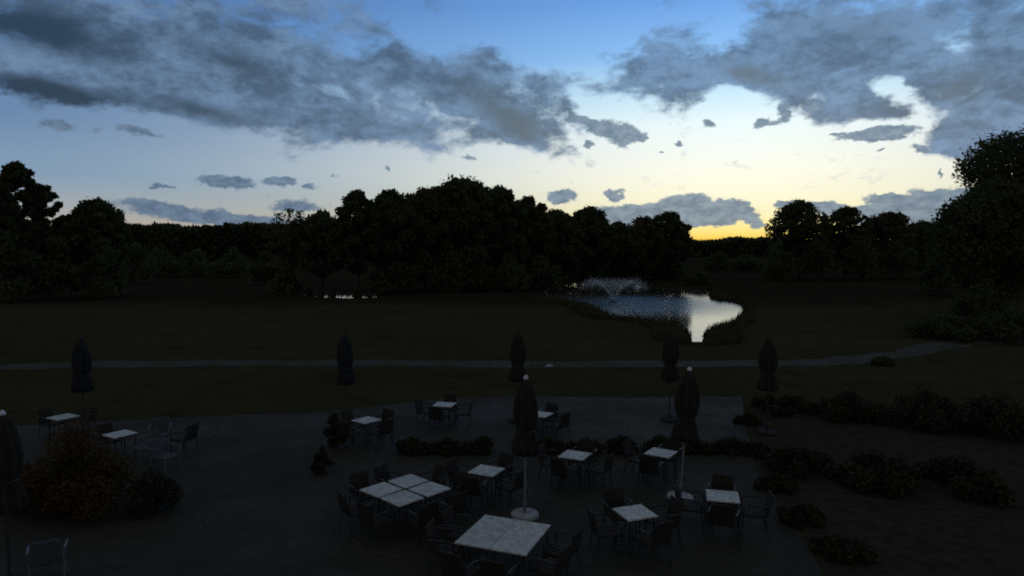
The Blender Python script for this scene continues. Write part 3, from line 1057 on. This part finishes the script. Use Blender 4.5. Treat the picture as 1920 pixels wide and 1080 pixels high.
# ------------------------------------------------------------------ fountain
fo = empty('fountain', (FX, FY, WZ))
bm = bmesh.new()
lathe(bm, [(.45, -.12), (.5, .0), (.42, .1), (.1, .14), (.07, .3)], 20)
bm_obj('float', bm, M['metal'], fo, True)
n = 60000
t = rg.random(n) ** .75
a = rg.uniform(0, 2 * math.pi, n)
v = rg.normal(1, .045, n)
r = .1 + 4.2 * t * v
z = .3 + 2.3 * v * v * (1 - (t * 1.62 - .98) ** 2 / .9604) + rg.normal(0, .06, n)
p = np.stack([r * np.cos(a), r * np.sin(a), np.maximum(z, .02)], 1) + rg.normal(0, .05, (n, 3)) * t[:, None]
V, Q = leaf_quads(p, .0125, rg)
sp = np_mesh('spray', V, Q, M['spray'], fo)
sp['kind'] = 'stuff'
tag(fo, 'pond fountain throwing a pale V shaped spray over the water', 'fountain')


# ------------------------------------------------------------------ terrace furniture
TZ = 0.03


def make_table(w, d):
    t = empty('square_table' if w == d else 'long_table', (0, 0, TZ))
    bm = bmesh.new()
    box(bm, -w / 2, w / 2, -d / 2, d / 2, .69, .72, .007)
    bm_obj('tabletop', bm, M['white'], t)
    bm = bmesh.new()
    box(bm, -w / 2 + .05, w / 2 - .05, -d / 2 + .05, d / 2 - .05, .645, .688)
    bm_obj('apron', bm, M['metal'], t)
    for sx in (-1, 1):
        for sy in (-1, 1):
            bm = bmesh.new()
            X, Yy = sx * (w / 2 - .06), sy * (d / 2 - .06)
            tube(bm, [(X, Yy, 0), (X, Yy, .644)], [.016, .02], 8)
            bm_obj('leg', bm, M['metal'], t)
    return t


def make_chair(frame, weave):
    c = empty('armchair', (0, 0, TZ))
    bm = bmesh.new()
    box(bm, -.25, .25, -.25, .24, .39, .44, .015)
    bm_obj('seat', bm, M[weave], c)
    bm = bmesh.new()
    box(bm, -.25, .25, -.02, .02, 0, .46, .014)
    for vv in bm.verts:
        vv.co.x *= 1 - .12 * (vv.co.z / .46) ** 2
    bmesh.ops.rotate(bm, verts=bm.verts, cent=(0, 0, 0), matrix=Matrix.Rotation(R(12), 3, 'X'))
    bmesh.ops.translate(bm, verts=bm.verts, vec=(0, -.262, .42))
    bm_obj('backrest', bm, M[weave], c)
    for s in (-1, 1):
        bm = bmesh.new()
        tube(bm, [(s * .27, .22, .44), (s * .285, .2, .63), (s * .285, .0, .665), (s * .275, -.29, .66)], [.018, .022, .024, .02], 8)
        bm_obj('armrest', bm, M[frame], c)
        for yy, y2 in ((.22, .25), (-.22, -.29)):
            bm = bmesh.new()
            tube(bm, [(s * .265, y2, 0), (s * .25, yy, .43)], [.014, .019], 8)
            bm_obj('leg', bm, M[frame], c)
    return c


sq = make_table(.67, .67)
lg = make_table(.68, 1.38)
dark_ch = make_chair('metal', 'wicker')
pale_ch = make_chair('paleframe', 'paleweave')
used = set()


def place(proto, x, y, rz, label, cat, group):
    o = proto if proto.name not in used else copy_tree(proto)
    used.add(proto.name)
    o.location = (x, y, TZ)
    o.rotation_euler = (0, 0, rz)
    tag(o, label, cat, group)
    return o


def top_at(px, py):
    return ground(px, py, TZ + .72)


GT = 'white square tables on the terrace'
GCH = 'dark chairs at the terrace tables'
SIDES = ('far', 'left', 'near', 'right')


def seat(tx, ty, rot, sides, off, lab, cr):
    """chairs on the named sides of a table turned by rot (0 = the side at +x after turning)"""
    for k in sides:
        a = rot + k * math.pi / 2
        dx, dy = math.cos(a), math.sin(a)
        word = ('far' if dy > .6 else 'near' if dy < -.6 else ('right' if dx > 0 else 'left'))
        if abs(abs(dy) - .62) < .2:
            word = ('far' if dy > 0 else 'near') + ' ' + ('right' if dx > 0 else 'left')
        x, y = tx + dx * off, ty + dy * off
        place(dark_ch, x, y, math.atan2(-dy, -dx) - math.pi / 2 + cr.uniform(-.25, .25), 'dark wicker armchair on the %s side of the %s' % (word, lab), 'chair', GCH)


cr = random.Random(9)
singles = [
    (1190.5, 960, 19.5, 'white square table in front of the leaning parasol', 'table before the leaning parasol', (0, 1, 2, 3)),
    (912, 881.5, 65, 'white square table just left of the near parasol pole', 'table left of the near parasol', (0, 1, 2, 3)),
    (1078, 852.5, 63, 'white square table just right of the near parasol canopy', 'table right of the near parasol', (0, 1, 2, 3)),
    (1239, 848, 56, 'white square table left behind the leaning parasol pole', 'table behind the leaning parasol', (0, 1, 2)),
    (1355, 929.5, 76, 'white square table set nearly straight, right of the leaning parasol', 'straight table right of the leaning parasol', (0, 1, 2, 3)),
    (687, 787, 52, 'white square table beside the far navy parasol', 'table beside the far navy parasol', (0, 1, 2, 3)),
    (833, 758, 80, 'farthest white square table near the lawn edge', 'farthest table near the lawn', (0, 1, 2, 3)),
    (1012, 776, 60, 'white square table half hidden behind the near parasol canopy', 'table hidden behind the near parasol', (0, 2, 3)),
    (225, 813, 58, 'white square table right behind the rusty shrub', 'table right behind the rusty shrub', (1, 2)),
    (118, 781, 62, 'dull white square table peeping over the rusty shrub', 'table peeping over the rusty shrub', (0, 1)),
]
for (px, py, rot, lab, short, sides) in singles:
    x, y = top_at(px, py)
    place(sq, x, y, R(rot), lab, 'table', GT)
    seat(x, y, R(rot), sides, .62, short, cr)
# four tables pushed close into a diamond
gx0, gy0 = top_at(760, 916.5)
ra = R(47)
e1 = (math.cos(ra), math.sin(ra))
e2 = (-math.sin(ra), math.cos(ra))
for (i, j, w) in ((1, 1, 'far'), (-1, 1, 'left'), (1, -1, 'right'), (-1, -1, 'near')):
    place(sq, gx0 + (e1[0] * i + e2[0] * j) * .375, gy0 + (e1[1] * i + e2[1] * j) * .375, ra + R(cr.uniform(-1.5, 1.5)), 'white square table at the %s corner of the four set as a diamond' % w, 'table', GT)
for (i, j, w) in ((1.0, .37, 'upper right edge, by the far table'), (1.0, -.37, 'upper right edge, by the right table'), (-1.0, .37, 'lower left edge, by the left table'), (-1.0, -.37, 'lower left edge, by the near table'),
                  (.37, 1.0, 'upper left edge, by the far table'), (-.37, 1.0, 'upper left edge, by the left table'), (.37, -1.0, 'lower right edge, by the right table'), (-.37, -1.0, 'lower right edge, by the near table')):
    dx, dy = (e1[0] * i + e2[0] * j), (e1[1] * i + e2[1] * j)
    ux, uy = (e1[0] * i, e1[1] * i) if abs(i) > .9 else (e2[0] * j, e2[1] * j)
    place(dark_ch, gx0 + dx, gy0 + dy, math.atan2(-uy, -ux) - math.pi / 2 + cr.uniform(-.2, .2), 'dark wicker armchair at the diamond of four tables, ' + w, 'chair', GCH)
# two long tables side by side in the foreground
fx, fy = top_at(945, 1000)
rf = R(-21.5)
f1 = (math.cos(rf), math.sin(rf))
f2 = (-math.sin(rf), math.cos(rf))
for s, w in ((-1, 'left'), (1, 'right')):
    place(lg, fx + f1[0] * s * .346, fy + f1[1] * s * .346, rf, 'long white table, the %s one of the nearest pair pushed together' % w, 'table', 'two long tables pushed together')
for (i, j, w) in ((-1.0, .34, 'left side towards the back'), (-1.0, -.34, 'left side towards the front'), (1.0, .3, 'right side towards the back'), (1.0, -.38, 'right side towards the front'),
                  (-.34, -1.05, 'front end of the left one'), (.34, -1.05, 'front end of the right one')):
    dx, dy = (f1[0] * i + f2[0] * j), (f1[1] * i + f2[1] * j)
    ux, uy = (f1[0] * i, f1[1] * i) if abs(i) > .9 else (f2[0] * j, f2[1] * j)
    place(dark_ch, fx + dx, fy + dy, math.atan2(-uy, -ux) - math.pi / 2 + cr.uniform(-.2, .2), 'dark wicker armchair at the nearest long tables, ' + w, 'chair', GCH)
# pale chairs on the left and one in the bottom left corner
GP = 'pale grey chairs on the left'
for (px, py, rz, lab) in ((300, 842, 200, 'pale grey chair beyond the rusty shrub, nearest the lawn'), (272, 868, 140, 'pale grey chair close to the right side of the rusty shrub'),
                          (312, 886, 250, 'pale grey chair farthest right beside the rusty shrub'), (92, 1092, 30, 'pale framed chair in the bottom left corner')):
    x, y = ground(px, py)
    place(pale_ch, x, y, R(rz), lab, 'chair', GP)
x, y = ground(345, 850)
place(dark_ch, x, y, R(75), 'dark wicker armchair right of the pale chairs by the rusty shrub', 'chair', GCH)


def make_parasol(canvas, base_mat, cap='cap', pole='pole'):
    u = empty('closed_parasol', (0, 0, TZ))
    bm = bmesh.new()
    lathe(bm, [(.31, 0), (.32, .02), (.31, .075), (.29, .09), (.05, .095)], 28)
    ba = bm_obj('base', bm, M[base_mat], u)
    bm = bmesh.new()
    tube(bm, [(0, 0, .09), (0, 0, .34)], [.042, .042], 12)
    bm_obj('socket', bm, M[pole], ba)
    bm = bmesh.new()
    tube(bm, [(0, 0, .1), (0, 0, 3.14)], [.026, .026], 10)
    bm_obj('pole', bm, M[pole], u)
    bm = bmesh.new()
    lathe(bm, [(.14, 1.40), (.25, 1.44), (.27, 1.55), (.235, 1.75), (.185, 1.93), (.19, 1.98), (.235, 2.15), (.25, 2.35), (.225, 2.6), (.17, 2.85), (.10, 3.03), (.05, 3.12)], 64, .22, 8)
    bm_obj('canopy', bm, M[canvas], u, True)
    bm = bmesh.new()
    lathe(bm, [(.198, 1.93), (.205, 1.94), (.205, 1.97), (.198, 1.98)], 24)
    bm_obj('strap', bm, M['metal'], u)
    bm = bmesh.new()
    lathe(bm, [(.05, 3.115), (.06, 3.125), (.056, 3.155), (.036, 3.185), (.015, 3.205)], 16)
    bm_obj('finial', bm, M[cap], u, True)
    return u


near_u = make_parasol('canvas', 'concrete')
far_dark = make_parasol('canvas', 'granite', 'granite', 'metal')
far_navy = make_parasol('navy', 'granite', 'granite', 'metal')
edge_u = make_parasol('canvas', 'granite', 'cap', 'metal')
GU = 'closed parasols on the terrace'


def put_parasol(proto, px, py, lab, tilt=(0, 0)):
    x, y = ground(px, py, TZ)
    o = place(proto, x, y, cr.uniform(0, 3), lab, 'parasol', GU)
    o.rotation_mode = 'XYZ'
    o.rotation_euler = (R(tilt[1]), R(tilt[0]), 0)


put_parasol(near_u, 984, 968, 'near closed parasol on a pale round base behind the long tables', (.4, 0))
put_parasol(near_u, 1275, 935, 'closed parasol leaning slightly right on its pale round base', (3.4, 0))
put_parasol(edge_u, 18, 1106, 'closed parasol at the left edge, only its top showing')
put_parasol(far_dark, 969, 790, 'far closed parasol directly behind the near parasol', (.8, -1))
put_parasol(far_dark, 1255, 788, 'far closed parasol just left of the leaning parasol', (.2, 0))
put_parasol(far_navy, 652, 797, 'far navy closed parasol beside a small white table', (-1.2, .6))
put_parasol(far_navy, 157, 815, 'far navy closed parasol behind the rusty shrub', (1.0, 1.2))
put_parasol(far_dark, 1438, 812, 'far closed parasol farthest right at the terrace corner', (-.7, 1.0))
